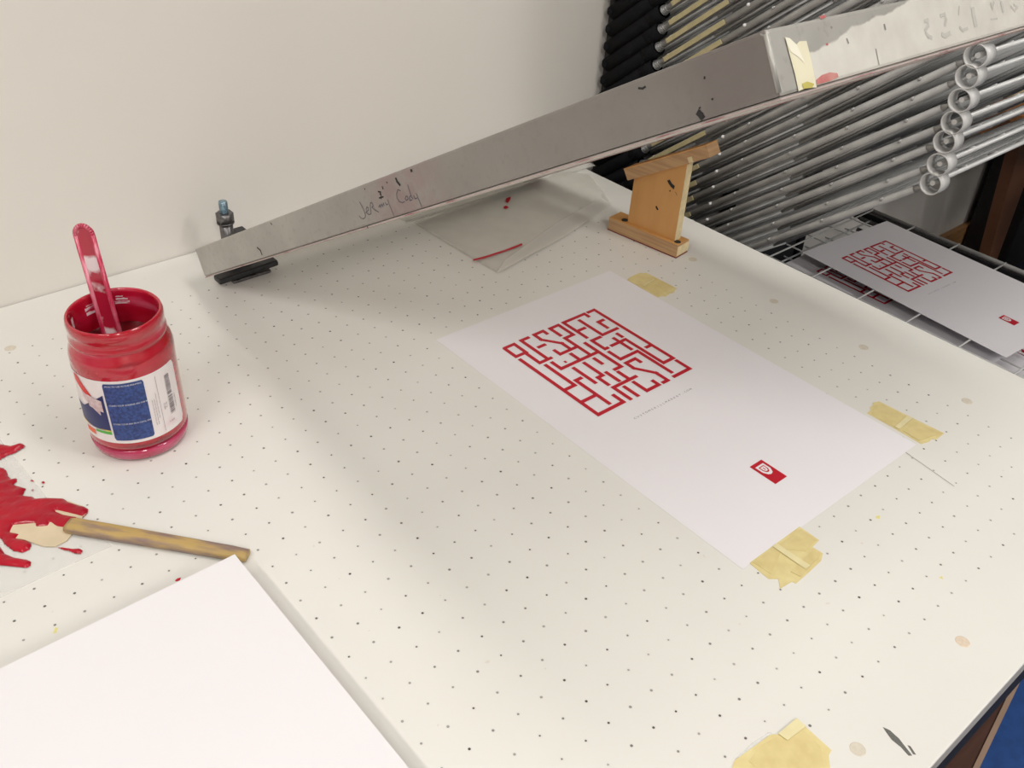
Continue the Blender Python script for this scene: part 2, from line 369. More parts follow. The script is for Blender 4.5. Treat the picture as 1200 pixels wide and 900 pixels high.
# keep the hole grid in table coordinates: give this mesh an origin at the first hole
top.data.transform(Matrix.Translation(top_loc(tb))); top.location = -top_loc(tb)
bm = nb(); box(bm, (XL+.001,YF+.001,-.03), (XR-.001,YB-.001,-.004), .001); obj('board_edge', bm, 'edge', tb)
bm = nb(); box(bm, (XL+.04,YF+.004,-.085), (XR-.006,YB-.03,-.03)); obj('apron', bm, 'under', tb)
for x in (XL+.07, XR-.09):
    for y in (YF+.30, YB-.07):
        bm = nb(); box(bm, (x-.03,y-.03,FZ), (x+.03,y+.03,-.085), .003); obj('leg', bm, 'under', tb)
for x, y, mm in [(.5167,-.3045,0),(.5164,-.431,0),(.5149,-.5583,0),(.5173,-.1734,0),(.2041,-.7182,1),(.0553,-.719,0),(-.2423,.1231,0)]:
    bm = nb(); lathe(bm, [(0,.0003),(.0052,.0003),(.0060,-.0002)], 20, False)
    bmesh.ops.translate(bm, verts=bm.verts, vec=(x,y,0)); obj('screw_plug', bm, 'ring_wash2' if mm else 'ring_wash', tb)
# smudge, pencil line, yellow flecks on the laminate
c = lambda a, b: (900+a/4.5, 700+b/4.5)
bm = nb()
for poly in ([(605,685),(640,700),(690,745),(760,835),(740,835),(700,790),(650,750),(625,715)], [(735,780),(750,785),(780,830),(765,828)]):
    prism(bm, [onz(c(*p)) for p in poly], .0002)
obj('ink_smudge', bm, 'smudge', tb)
bm = nb(); p0, p1 = onz((1058,528)), onz((1118,570)); strokes(bm, [[(p0.x,p0.y),(p1.x,p1.y)]], .0006, lambda p: Vector((p.x,p.y,.0003))); obj('pencil_line', bm, 'pencil', tb)
bm = nb()
for poly in ([(62,742),(65,735),(68,736),(66,742)], [(1026,605),(1031,604),(1031,608),(1027,608)], [(1100,677),(1104,675),(1105,679)]):
    prism(bm, [onz(q) for q in poly], .0002); obj('yellow_fleck', bm, 'yellowfleck', tb); bm = nb()
bm.free()

# ------------------------------------------------------------------ dark bench under the front right corner of the table
zb = -.40; a0, a1 = onz((1150,895), zb), onz((1195,800), zb)
d = (a1-a0).normalized(); nrm = Vector((-d.y, d.x, 0))
bn = thing('low_bench', (a0.x+.12, a0.y+.05, FZ), 'dark brown low bench with a pale front edge, tucked under the table corner', 'bench')
P = lambda s, t, z: a0 + d*s + nrm*t + Vector((0,0,z-zb))
bm = nb(); prism(bm, [P(-.35,.006,zb), P(.55,.006,zb), P(.55,.17,zb), P(-.35,.17,zb)], .022, -.022); obj('seat_board', bm, 'bench', bn)
bm = nb(); prism(bm, [P(-.35,0,zb), P(.55,0,zb), P(.55,.006,zb), P(-.35,.006,zb)], .024, -.022); obj('front_edging', bm, 'benchedge', bn)
for s in (-.30, .48):
    for t in (.02, .14):
        bm = nb(); prism(bm, [P(s,t,zb), P(s+.035,t,zb), P(s+.035,t+.025,zb), P(s,t+.025,zb)], TZ+zb-.022, -(TZ+zb)); obj('leg', bm, 'bench', bn)

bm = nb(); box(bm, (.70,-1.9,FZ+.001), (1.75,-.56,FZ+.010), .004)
tag(rebase(obj('lit_floor_slab', bm, 'mat'), (1.2,-1.2,FZ+.001)), 'bright blue slab added as the lit part of the floor beyond the near right corner of the table', 'mat')

# ------------------------------------------------------------------ the print design (digitised once, in paper coordinates)
PC = Vector((.1300,-.1295,0))          # far left corner of the sheet; u = X, v = -Y
SHW, SHL = .2745, .4325
def uv(q):
    w = onz(q); return (w.x-PC.x, PC.y-w.y)
c3 = lambda a,b: uv((585+a/10.435, 355+b/10.435))
c4 = lambda a,b: uv((690+a/9.472, 355+b/9.472))
c5 = lambda a,b: uv((640+a/9.472, 400+b/9.472))
c7 = lambda a,b: uv((735+a/14.118, 440+b/14.118))
RAW = [
 [c3(62,556),c3(181,503),c3(330,604),c3(213,662),c3(62,556)],
 [c3(330,618),c3(515,725),c3(645,668)],
 [c3(362,420),c3(268,462),c3(585,680)],
 [c3(475,545),c3(560,503)],
 [c3(590,380),c3(530,345),c3(428,392),c3(515,450),c3(765,492),c3(860,556)],
 [c3(670,575),c3(755,622),c3(935,535)],
 [c3(755,402),c3(615,315),c3(718,268),c3(905,385),c3(805,432),c3(1095,632)],
 [c3(1095,168),c3(1035,132),c3(780,240),c3(1080,425)],
 [c3(960,340),c3(1042,298)],
 [c3(965,208),c5(430,-130)] ,
 [c3(970,208),c4(165,345),c4(330,282)],
 [c3(1072,118),c3(1155,82),c4(930,608),c4(825,658),c4(410,398),c4(245,475)],
 [c4(685,465),c4(628,490)],
 [c4(162,183),c4(92,205),c4(212,275)],
 [c4(305,335),c4(375,375)], [c4(268,385),c4(480,512)],
 [c4(130,373),c4(25,412),c4(175,510),c4(215,492)],
 [c4(218,537),c4(350,622),c4(535,528),c4(900,782)],
 [c4(965,630),c4(1112,725),c4(932,812)],
 [c4(580,655),c4(508,618),c4(408,662),c4(500,722),c4(748,772),c4(872,855),c4(812,878)],
 [c3(252,690),c5(580,815),c5(868,672),c5(742,592)],
 [c3(565,757),c5(318,488),c5(212,533)],
 [c5(405,670),c5(545,598)],
 [c5(398,402),c5(325,428),c5(720,690)],
 [c5(302,292),c5(562,460)], [c5(418,235),c5(635,372),c5(568,395),c5(705,482)],
 [c5(528,185),c5(632,248)], [c5(662,338),c5(820,440)], [c5(795,332),c5(908,405)],
 [c5(1005,382),c5(742,505),c5(942,645)],
 [c5(865,497),c5(1055,590)],
 [c7(100,98),c7(318,252),c7(530,148),c7(418,75)],
 [c5(62,232),c5(175,302),c5(580,118)],
 [c5(425,15),c5(575,112),c5(830,278),c5(745,308)],
 [c5(270,135),c5(362,195)],
]
RAW.pop(9)
def snap(pl):
    out = [Vector(pl[0])]
    for p in pl[1:]:
        p = Vector(p); q = out[-1]; d = p-q
        if abs(d.x) < .28*abs(d.y): p.x = q.x
        elif abs(d.y) < .28*abs(d.x): p.y = q.y
        out.append(p)
    return [tuple(p) for p in out]
ART = [snap(pl) for pl in RAW]
dot = c5(215,228)
ART.append(([ (dot[0]-.0008,dot[1]), (dot[0]+.0008,dot[1]) ], .0038))
logo = [uv((879,546)), uv((893,537.5)), uv((923.5,556.7)), uv((910,565.7))]
LU0 = (logo[0][0]+logo[3][0])/2; LU1 = (logo[1][0]+logo[2][0])/2; LV0 = (logo[0][1]+logo[1][1])/2; LV1 = (logo[2][1]+logo[3][1])/2
tu0, tv0 = c7(140,700); tu1, tv1 = c7(1050,215)

def screen_print(loc, rot, label, group, material='paper'):
    """a sheet with its printed artwork; origin at the sheet's far left corner, x = short side, -y = long side"""
    t = thing('art_print', loc, label, 'print', group)
    t.rotation_euler = (0,0,rot)
    bm = nb(); box(bm, (0,-SHL,.0001), (SHW,0,.0004)); obj('paper_sheet', bm, material, t, True)
    z1, z2, z3 = .0005, .0007, .0008
    bm = nb(); strokes(bm, ART, .0047, lambda p: Vector((p[0],-p[1],z1))); obj('maze_lettering', bm, 'red', t, True)
    # web address line, reading across the sheet
    txt_ = 'CUSTOMSKILLMARKET.COM'; bm = nb()
    for k_, ch_ in enumerate(txt_):
        me = text_mesh(ch_, .0036, 'CENTER'); n0 = len(bm.verts); bm.from_mesh(me); bpy.data.meshes.remove(me); bm.verts.ensure_lookup_table()
        cx_ = tu0 + (tu1-tu0)*k_/(len(txt_)-1)
        for v in bm.verts[n0:]: v.co = Vector((cx_+v.co.x*1.15, -(tv0+(tv1-tv0)*k_/(len(txt_)-1))-.0012+v.co.y, z1))
    obj('address_line', bm, 'grey_ink', t, True)
    bm = nb(); prism(bm, [(LU0,-LV0,z1),(LU1,-LV0,z1),(LU1,-LV1,z1),(LU0,-LV1,z1)], .00005); tg = obj('logo_tag', bm, 'red', t, True)
    cu = (LU0+LU1)/2; v0 = LV0 + .0045; sw = (LU1-LU0)*.31; sl = (LV1-LV0)*.40
    def shield(s, z, m_, n_):
        vc = v0 + sl*.45
        pts = [(-1,-.45),(1,-.45),(1,.25),(.55,.62),(0,.72),(-.55,.62),(-1,.25)]
        bm = nb(); prism(bm, [(cu+a*sw*s, -(vc+b*sl*s), z) for a,b in pts], .00003); obj(n_, bm, m_, t, True)
    shield(1.05, z2, material, 'shield_emblem'); shield(.66, z3, 'red', 'shield_emblem'); shield(.46, z3+.00006, material, 'shield_emblem')
    bm = nb(); vc = v0+sl*.45; box(bm, (cu-sw*.10, -(vc+sl*.18), z3+.0001), (cu+sw*.10, -(vc-sl*.1), z3+.00013)); obj('shield_emblem', bm, 'red', t, True)
    return t
screen_print((PC.x, PC.y, 0), R(-.4), 'white print with red maze lettering lying on the printing table between masking tape tabs', None)

# ------------------------------------------------------------------ registration tabs of masking tape
def tape_tab(label, outline, overlaps, paler=()):
    pts = [onz(q) for q in outline]; cx = sum((p for p in pts), Vector())/len(pts)
    t = thing('masking_tape_tab', (cx.x,cx.y,0), label, 'tape', None)
    bm = nb(); prism(bm, pts, .0004, .0001); obj('tape_layer', bm, 'tape', t)
    for k, o in enumerate(overlaps):
        bm = nb(); prism(bm, [onz(q) for q in o], .0003, .0005+.0003*k); obj('tape_layer', bm, 'tape2', t)
    for k, o in enumerate(paler):
        bm = nb(); prism(bm, [onz(q) for q in o], .0002, .0014+.0002*k); obj('tape_layer', bm, 'tape3', t)
k = lambda a,b: (700+a/6, 280+b/6)
tape_tab('short masking tape tab at the far right side of the print, nearest the wooden block',
  [k(*p) for p in [(210,290),(225,272),(262,255),(300,240),(320,243),(345,240),(560,350),(545,362),(540,378),(510,385),(480,408),(455,404),(425,412)]],
  [[k(*p) for p in [(395,268),(540,342),(430,400),(325,342)]]], [[k(*p) for p in [(395,288),(402,292),(330,340),(318,334)]]])
k = lambda a,b: (850+a/3.748, 460+b/3.748)
tape_tab('masking tape tab at the near right corner of the print, pointing at the rack',
  [k(*p) for p in [(622,92),(640,75),(632,68),(650,55),(645,46),(675,40),(800,103),(960,180),(925,208),(905,205),(895,217),(860,227),(740,157)]],
  [[k(*p) for p in [(650,60),(690,52),(795,108),(742,152),(640,98)]], [k(*p) for p in [(830,130),(945,182),(850,215),(780,172)]]],
  [[k(*p) for p in [(800,105),(822,116),(765,165),(742,155)]]])
tape_tab('layered masking tape tab at the near left end of the print',
  [k(*p) for p in [(105,750),(325,590),(411,650),(382,680),(428,708),(420,740),(372,785),(310,840),(292,832),(240,862),(233,820),(190,820)]],
  [[k(*p) for p in [(120,748),(330,602),(402,650),(350,700),(250,690),(200,800)]], [k(*p) for p in [(285,790),(390,690),(420,712),(330,812)]]],
  [[k(*p) for p in [(205,680),(225,668),(372,765),(350,780)]]])
k = lambda a,b: (840+a/4.615, 780+b/4.615)
tape_tab('ragged masking tape tab at the bottom edge of the photo near the table front',
  [k(*p) for p in [(95,515),(290,375),(330,374),(430,288),(620,460),(604,488),(612,560),(590,640),(380,700),(60,640),(80,560)]],
  [[k(*p) for p in [(240,430),(440,330),(560,440),(575,520),(540,600),(300,620),(170,520)]]],
  [[k(*p) for p in [(330,374),(430,290),(480,335),(380,410)]]])
bm = nb(); prism(bm, [onz(k(*p)) for p in [(98,508),(190,420),(280,362),(330,376),(200,470),(110,540)]], .0003, .0001)
tag(rebase(obj('clear_tape', bm, 'film'), onz(k(200,440))), 'thin clear tape edge sticking out beside the bottom masking tape tab', 'tape')

# ------------------------------------------------------------------ stack of blank paper in the foreground
hs = .032; tip = onz((275,649.5), hs)
st = thing('paper_stack', (tip.x-.14, tip.y-.215, 0), 'thick stack of blank white paper in the near left corner of the photo', 'paper stack')
bm = nb(); box(bm, (tip.x-.2794, tip.y-.4318, .0002), (tip.x, tip.y, hs-.0008)); 
bmesh.ops.subdivide_edges(bm, edges=[e for e in bm.edges if abs(e.verts[0].co.z-e.verts[1].co.z) > .01], cuts=30)
for v in bm.verts:
    if .001 < v.co.z < hs-.002:
        s = noise.noise(Vector((0, 0, v.co.z*900)))*.0006; v.co.x += s; v.co.y += s*.7
obj('sheets', bm, 'blank', st)
bm = nb(); box(bm, (tip.x-.2794, tip.y-.4318, hs-.0008), (tip.x, tip.y, hs)); obj('top_sheet', bm, 'blank', st)

# ------------------------------------------------------------------ tracing paper and film under the frame
def wavy_sheet(name, outline, m, amp, lift, label, cat, z0=.0008):
    pts = [onz(q) for q in outline]
    # fill: triangulated fan then subdivide
    bm = nb(); vs = [bm.verts.new(p) for p in pts]; bm.faces.new(vs)
    bmesh.ops.triangulate(bm, faces=bm.faces)
    for _ in range(4): bmesh.ops.subdivide_edges(bm, edges=bm.edges, cuts=1, use_grid_fill=True)
    c0 = sum(pts, Vector())/len(pts)
    for v in bm.verts:
        v.co.z = z0 + amp*(1+noise.noise(v.co*22))*.5 + lift(v.co)
    for f in bm.faces: f.smooth = True
    ext = bmesh.ops.extrude_face_region(bm, geom=bm.faces[:])
    for v in [g for g in ext['geom'] if isinstance(g, bmesh.types.BMVert)]: v.co.z += .0002
    return tag(rebase(obj(name, bm, m), (c0.x,c0.y,0)), label, cat)
tl, tr = onz((484,262)), onz((715,240))
def lift_far(c): return .010*max(0, (c.y-.11)/.05)**1.5 if c.y > .11 else 0
trp = wavy_sheet('tracing_paper', [(484,262),(530,245),(600,222),(655,202),(690,205),(708,228),(716,240),(665,275),(582,320),(540,296)], 'trace', .0022, lambda c: 0,
   'translucent tracing paper with a red ink line, lying under the screen frame', 'paper')
pb = trp.location.copy()
def mark(poly, m, name, parent, z=.0042):
    bm = nb(); prism(bm, [onz(q, z) for q in poly], .0002); obj(name, bm, m, parent)
kk = lambda a,b: (470+a/3.333, 180+b/3.333)
mark([kk(*p) for p in [(280,413),(330,400),(400,378),(455,357),(472,350),(475,357),(440,371),(390,388),(330,408),(284,419)]], 'red', 'red_ink_line', trp, .0035)
mark([kk(*p) for p in [(410,175),(428,168),(428,178),(418,192),(408,188)]], 'red', 'red_ink_blot', trp, .0035)
mark([kk(*p) for p in [(400,208),(410,203),(420,208),(412,216),(402,214)]], 'red', 'red_ink_blot', trp, .0035)
# pale fold turned over along its right-hand side
bm = nb(); q = [(716,240),(704,231),(697,236),(652,262),(592,305),(582,320),(665,275)]
prism(bm, [onz(p, .0038) for p in q], .0003); obj('folded_edge', bm, 'trace2', trp)
# raised curled sheet behind
bm = nb(); rows = 10; cols = 24
A0, A1 = onz((478,262)), onz((700,196))
grid = []
for i in range(rows+1):
    row = []
    for j in range(cols+1):
        s = j/cols; t_ = i/rows
        p = A0.lerp(A1, s); x = p.x; y = p.y + .004 + t_*.055*(1-.2*s)
        z = .0012 + .022*t_**2*(.35+.65*math.sin(math.pi*min(1,s*1.05))) + .002*noise.noise(Vector((x*30,y*30,0)))*t_
        y = min(y, .205); row.append(bm.verts.new((x, y, max(z,.0012))))
    grid.append(row)
for i in range(rows):
    for j in range(cols):
        f = bm.faces.new((grid[i][j], grid[i][j+1], grid[i+1][j+1], grid[i+1][j])); f.smooth = True
ext = bmesh.ops.extrude_face_region(bm, geom=bm.faces[:])
for v in [g for g in ext['geom'] if isinstance(g, bmesh.types.BMVert)]: v.co.z += .0003
tag(rebase(obj('curled_paper', bm, 'trace2'), (A0.lerp(A1,.5).x, A0.lerp(A1,.5).y+.02, 0)), 'whitish curled sheet sticking up behind the tracing paper under the frame', 'paper')

# ------------------------------------------------------------------ the screen frame
FO = Vector((-.0248,.1134,.020))
Rm = (Matrix.Rotation(R(2.8887),4,'Z') @ Matrix.Rotation(R(-30.5045),4,'X') @ Matrix.Rotation(R(1.787),4,'Y'))
sf = thing('screen_frame', FO, 'big aluminium screen printing frame propped up at a slant over the table', 'frame')
sf.rotation_euler = Rm.to_euler()
FMI = (Matrix.Translation(FO) @ Rm).inverted()
def onface(q, face):
    """pixel -> frame-local point on the left ('L', x=0) or the front ('F', y=-LF) face"""
    n = (Rm @ Vector((1,0,0,0))).to_3d() if face == 'L' else (Rm @ Vector((0,1,0,0))).to_3d()
    p0 = FO if face == 'L' else FO + (Rm @ Vector((0,-LF,0,0))).to_3d()
    return FMI @ onpl(q, p0, n)
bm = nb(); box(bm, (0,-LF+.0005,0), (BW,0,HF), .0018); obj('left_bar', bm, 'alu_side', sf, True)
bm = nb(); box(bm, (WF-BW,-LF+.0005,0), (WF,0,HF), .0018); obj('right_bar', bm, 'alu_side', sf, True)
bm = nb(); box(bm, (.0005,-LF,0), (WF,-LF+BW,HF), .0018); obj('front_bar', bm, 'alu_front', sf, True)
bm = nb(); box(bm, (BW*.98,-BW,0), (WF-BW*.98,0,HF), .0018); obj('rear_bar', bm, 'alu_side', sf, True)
bm = nb(); tube(bm, (.001,-LF+.001,.002), (.001,-LF+.001,HF-.002), .0014, 10); obj('corner_weld', bm, 'alu_front', sf, True)
bm = nb(); box(bm, (.001,-LF+.001,-.0009), (WF-.001,-.001,-.0002)); obj('screen_mesh', bm, 'mesh', sf, True)
bm = nb()
for lo, hi in (((0,-LF,-.0016),(BW,0,-.0009)), ((WF-BW,-LF,-.0016),(WF,0,-.0009)), ((BW,-LF,-.0016),(WF-BW,-LF+BW,-.0009))): box(bm, lo, hi)
obj('edge_tape', bm, mat('stained_edge_tape', (.50,.40,.37), .5, col2=(.30,.08,.09), noise_scale=30, thr=(.52,.62)), sf, True)
# marks on the left bar
def face_poly(bm, pts, face, off=.0002):
    P3 = [onface(q, face) for q in pts]
    for p in P3:
        if face == 'L': p.x = -off
        else: p.y = -LF-off
    bm.faces.new([bm.verts.new(p) for p in P3])
def face_stroke(bm, pts, w, face, off=.0002):
    P3 = [onface(q, face) for q in pts]
    if face == 'L': strokes(bm, [[(p.y, p.z) for p in P3]], w, lambda v: Vector((-off, v.x, v.y)), Vector((-1,0,0)))
    else: strokes(bm, [[(p.x, p.z) for p in P3]], w, lambda v: Vector((v.x, -LF-off, v.y)), Vector((0,-1,0)))
h = lambda a,b: (400+a/10, 190+b/10)
bm = nb()
for pl in [[(215,465),(240,510),(270,570),(285,620),(280,650),(255,665),(232,655),(210,628)],
           [(290,590),(320,560),(318,535),(303,525),(293,550),(300,595),(325,615),(350,605)],
           [(350,600),(345,560),(340,510),(345,475),(365,480),(375,510),(362,530),(395,560),(440,585)],
           [(440,530),(450,500),(462,530),(470,490),(485,520),(495,480),(505,510)],
           [(515,470),(530,500),(548,490)],[(545,440),(565,500),(595,570),(620,630)],
           [(695,335),(665,320),(650,370),(655,420),(680,460),(715,475),(745,462)],
           [(760,400),(750,430),(765,450),(785,430),(775,400),(760,400)],
           [(780,265),(800,340),(825,410),(845,430)],[(820,385),(800,410),(805,450),(835,440)],
           [(850,390),(865,430),(890,420)],[(880,365),(905,430),(930,490),(945,530)]]:
    face_stroke(bm, [h(*p) for p in pl], .0008, 'L')
obj('handwriting', bm, 'grey_ink', sf, True)
def smark(pts, w, face, name, m):
    bm = nb(); face_stroke(bm, pts, w, face); obj(name, bm, m, sf, True)
for pl in ([(640,188),(655,225),(690,270)], [(480,285),(492,315)], [(432,345),(462,350),(455,380)], [(445,420),(495,405)], [(465,370),(470,430)], [(815,100),(830,98)], [(275,310),(280,318)], [(532,235),(540,240)], [(305,750),(315,772)]):
    smark([h(*p) for p in pl], .0022 if pl[0][0] in (640,815) else .0012, 'L', 'ink_mark', 'blackpaint')
g = lambda a,b: (700+a/6, b/6)
for pl, w in (([(290,620),(320,622),(340,608)],.0012), ([(708,790),(722,802),(742,830)],.0035), ([(720,757),(722,760)],.0015), ([(752,546),(758,547)],.0015), ([(808,693),(812,700)],.0012)):
    smark([g(*p) for p in pl], w, 'L', 'ink_mark', 'blackpaint')
g3 = lambda a,b: (200+a/3.75, 180+b/3.75)
for pl, w in (([(380,412),(395,425),(402,445)],.0018), ([(440,305),(446,312)],.0015)):
    smark([g3(*p) for p in pl], w, 'L', 'ink_mark', 'blackpaint')
# marks on the front bar
g2 = lambda a,b: (880+a/3.75, b/3.75)
bm = nb(); face_poly(bm, [g2(*p) for p in [(145,165),(165,170),(195,198),(208,183),(240,181),(262,270),(285,385),(240,388),(205,402),(190,330)]], 'F', .0006)
obj('cream_tape_strip', bm, mat('cream_tape', (.76,.71,.52), .5, noise_amt=.08), sf, True)
bm = nb(); face_poly(bm, [g2(*p) for p in [(145,165),(165,170),(195,198),(225,262),(232,280),(200,250),(170,230),(155,200)]], 'F', .0008); obj('cream_tape_strip', bm, mat('cream_tape_fold', (.84,.80,.66), .5, noise_amt=.06), sf, True)
redf = mat('faded_red_ink', (.46,.11,.11), .5, col2=(.55,.25,.22), noise_scale=90)
bm = nb(); face_poly(bm, [g2(*p) for p in [(285,352),(310,330),(345,318),(378,322),(384,338),(350,355),(315,365),(288,372)]], 'F'); face_poly(bm, [g2(*p) for p in [(298,72),(325,66),(330,76),(308,84)]], 'F'); face_poly(bm, [g2(*p) for p in [(328,190),(338,190),(338,200),(330,200)]], 'F'); obj('red_ink_smear', bm, redf, sf, True)
bm = nb(); face_poly(bm, [g2(*p) for p in [(218,370),(240,360),(272,370),(262,388),(225,392)]], 'F', .0009); obj('yellow_ink_smear', bm, mat('dull_yellow_ink', (.55,.48,.12), .5, noise_amt=.2), sf, True)
ghost = mat('ghost_writing', (.52,.50,.46), .5, noise_amt=.15, noise_scale=80)
g4 = lambda a,b: (1050+a/8, b/8)
bm = nb()
for pl, w in (([(265,200),(295,190),(300,240),(270,290)],.0022), ([(275,300),(300,340),(335,355)],.0022),
              ([(415,150),(455,135),(468,180),(455,240)],.0022), ([(430,325),(460,335),(505,312)],.0028),
              ([(590,60),(585,140)],.0012), ([(595,255),(625,285),(670,265)],.0018), ([(715,80),(745,240)],.0045),
              ([(885,30),(900,70),(915,20)],.0022), ([(985,20),(1005,110)],.003), ([(1075,60),(1110,100),(1135,70),(1100,40)],.0015), ([(885,180),(950,175)],.001)):
    face_stroke(bm, [g4(*p) for p in pl], w, 'F')
obj('faded_writing', bm, ghost, sf, True)
scr = mat('scratch_grey', (.28,.26,.24), .5, noise_amt=.2)
for pl, w in (([(585,108),(590,130)],.0016), ([(420,170),(428,190)],.0012), ([(40,150),(52,156)],.001), ([(548,215),(562,285)],.0008), ([(350,118),(356,122)],.001)):
    smark([g2(*p) for p in pl], w, 'F', 'grey_scratch', scr)

# ------------------------------------------------------------------ hinge clamps at the wall side
def clamp(x0, y0, label):
    t = thing('hinge_clamp', (x0, y0, 0), label, 'clamp', 'hinge clamps holding the screen frame')
    bm = nb(); box(bm, (-.022,-.020,0), (.028,.040,.004), .0015); obj('base_plate', bm, 'steel_mid', t, True)
    bm = nb(); box(bm, (-.040,-.022,.0065), (.038,-.006,.0135), .0022, Matrix.Rotation(R(-1.5),4,'Y')); obj('lower_jaw', bm, 'steel_dark', t, True)
    bm = nb(); box(bm, (-.012,-.008,.003), (.014,.024,.016), .002); obj('hinge_block', bm, 'steel_dark', t, True)
    bm = nb(); tube(bm, (0,.030,.004), (0,.030,.056), .0080, 16); obj('sleeve', bm, 'steel_mid', t, True)
    bm = nb(); tube(bm, (0,.030,.056), (0,.030,.068), .0105, 6); tube(bm, (0,.030,.0545), (0,.030,.0565), .0105, 16); obj('hex_nut', bm, 'steel_mid', t, True)
    bm = nb(); tube(bm, (0,.030,.068), (0,.030,.083), .0048, 12)
    for k in range(8): tube(bm, (0,.030,.069+k*.0017), (0,.030,.0697+k*.0017), .0053, 12)
    obj('threaded_bolt', bm, 'thread', t, True)
    bm = nb(); box(bm, (.002,.022,.036), (.024,.038,.041), .0015, Matrix.Translation((0,0,.0)) ); obj('wing_lever', bm, 'steel_dark', t, True)
    return t
clamp(.030, .130, 'left hinge clamp with its threaded bolt standing up behind the low end of the frame')

# ------------------------------------------------------------------ wooden block that props the frame
yb = R(7.5)
wb = thing('wooden_prop', (.5065, -.1005, 0), 'varnished wooden prop with a slanted top holding up the screen frame', 'prop block')
wb.rotation_euler = (0,0,yb)
bm = nb(); box(bm, (-.0135,-.0565,.0012), (.0135,.0565,.0185), .001); obj('base', bm, 'ply', wb, True)
bm = nb(); box(bm, (-.0137,-.0567,0), (.0137,.0567,.0014), .0003); obj('red_stained_underside', bm, mat('red_stain', (.22,.012,.018), .5, noise_amt=.4, noise_scale=60), wb, True)
bm = nb(); box(bm, (-.0128,-.0560,.0182), (.0128,.0560,.0190), .0003); obj('base_top', bm, 'wood', wb, True)
# web panel with its slanted top
bm = nb(); th = math.tan(R(30.5))
prof = [(-.046,.0188), (.030,.0188), (.0285,.0935), (-.046,.0935+.0745*th)]
A = [bm.verts.new((-.0065,y,z)) for y,z in prof]; B = [bm.verts.new((.0065,y,z)) for y,z in prof]
for k_ in range(4): bm.faces.new((A[k_],A[(k_+1)%4],B[(k_+1)%4],B[k_]))
bm.faces.new(A); bm.faces.new(B[::-1]); obj('upright_panel', bm, 'wood', wb, True)
bm = nb(); A = [(-.0066,-.0462,.0188),(.0066,-.0462,.0188),(.0066,-.0462,.125),(-.0066,-.0462,.125)]
prism(bm, A, .0004, 0, Vector((0,-1,0))); obj('ply_edge', bm, 'chip', wb, True)
mt = Matrix.Translation((0,-.0105,.1155)) @ Matrix.Rotation(R(-30.5),4,'X')
bm = nb(); box(bm, (-.0125,-.0745,-.0085), (.0125,.058,.0065), .0008, mt); obj('slanted_top', bm, 'ply', wb, True)
bm = nb(); box(bm, (-.0127,-.0745,.0062), (.0127,.058,.0076), .0003, mt); obj('red_stained_top', bm, wb.children[1].data.materials[0], wb, True)
bm = nb(); box(bm, (-.0131,-.0500,-.0082), (-.0122,-.0430,-.0010), .0004, mt); obj('bare_chip', bm, 'chip', wb, True)
bm = nb(); box(bm, (-.013,-.0573,.003), (.0133,-.0562,.0165), .0004); obj('end_grain', bm, 'chip', wb, True)
for y in (-.050,.036):
    bm = nb(); lathe(bm, [(0,.0196),(.0042,.0196),(.0048,.0188)], 16, False); bmesh.ops.translate(bm, verts=bm.verts, vec=(-.005,y,0)); obj('slot_hole', bm, 'blackpaint', wb, True)
def web_pt(q):
    Mw = (Matrix.Translation(wb.location) @ Matrix.Rotation(yb,4,'Z')); n = (Mw.to_3x3() @ Vector((1,0,0)))
    p = Mw.inverted() @ onpl(q, Mw @ Vector((-.0065,0,0)), n); p.x = -.0068; return p
w8 = lambda a,b: (700+a/5, 130+b/5)
bm = nb()
for poly in ([(410,408),(425,402),(438,425),(455,440),(448,460),(432,445),(418,425)], [(340,560),(348,555),(360,580),(350,580)], [(420,468),(430,462),(428,475)], [(455,470),(462,480),(470,500),(464,490)]):
    bm = nb(); bm.faces.new([bm.verts.new(web_pt(w8(*p))) for p in poly]); obj('black_paint_spot', bm, 'blackpaint', wb, True)

# ------------------------------------------------------------------ paint jar
JX, JY = -.1918, -.0956
jr = thing('paint_jar', (JX,JY,0), 'open glass jar of red paint with a smeared blue and white label', 'jar')
bm = nb()
lathe(bm, [(.0405,.0142),(.0432,.0150),(.0436,.02),(.0437,.088),(.0441,.096),(.0440,.103),(.0425,.109),(.0398,.1135),(.0393,.1150),(.0407,.1165),(.0409,.1185),(.0398,.1205),(.0395,.1260),(.0404,.1275),(.0405,.1330),(.0398,.1362),(.0388,.1375),(.0374,.1368),(.0368,.1340),(.0366,.115),(.0395,.104),(.0400,.03),(0,.0285)], 72)
obj('glass_body', bm, 'jar', jr, True)
bm = nb(); lathe(bm, [(0,.0002),(.034,.0002),(.0392,.0012),(.0422,.004),(.0432,.009),(.0434,.0135),(.0405,.0140),(0,.0140)], 72); obj('glass_foot', bm, 'jarbase', jr, True)
bm = nb(); lathe(bm, [(0,.0985),(.02,.0988),(.034,.0995),(.0394,.1010)], 72); 
for v in bm.verts: v.co.z += .0018*noise.noise(v.co*60)
obj('paint_surface', bm, 'jarpaint', jr, True)
def cyl(a, z, r): return Vector((r*math.cos(R(a)), r*math.sin(R(a)), z))
def patch(name, a0, a1, zlo, zhi, m, r=.0447, parent=jr, bm=None, n=None):
    own = bm is None
    if own: bm = nb()
    n = n or max(2, int(abs(a1-a0)/3)+1)
    fl = zlo if callable(zlo) else (lambda a: zlo); fh = zhi if callable(zhi) else (lambda a: zhi)
    lo = []; hi = []
    for k in range(n+1):
        a = a0 + (a1-a0)*k/n; lo.append(bm.verts.new(cyl(a, fl(a), r))); hi.append(bm.verts.new(cyl(a, fh(a), r)))
    for k in range(n):
        f = bm.faces.new((lo[k], lo[k+1], hi[k+1], hi[k])); f.smooth = True
    return obj(name, bm, m, parent, True) if own else None
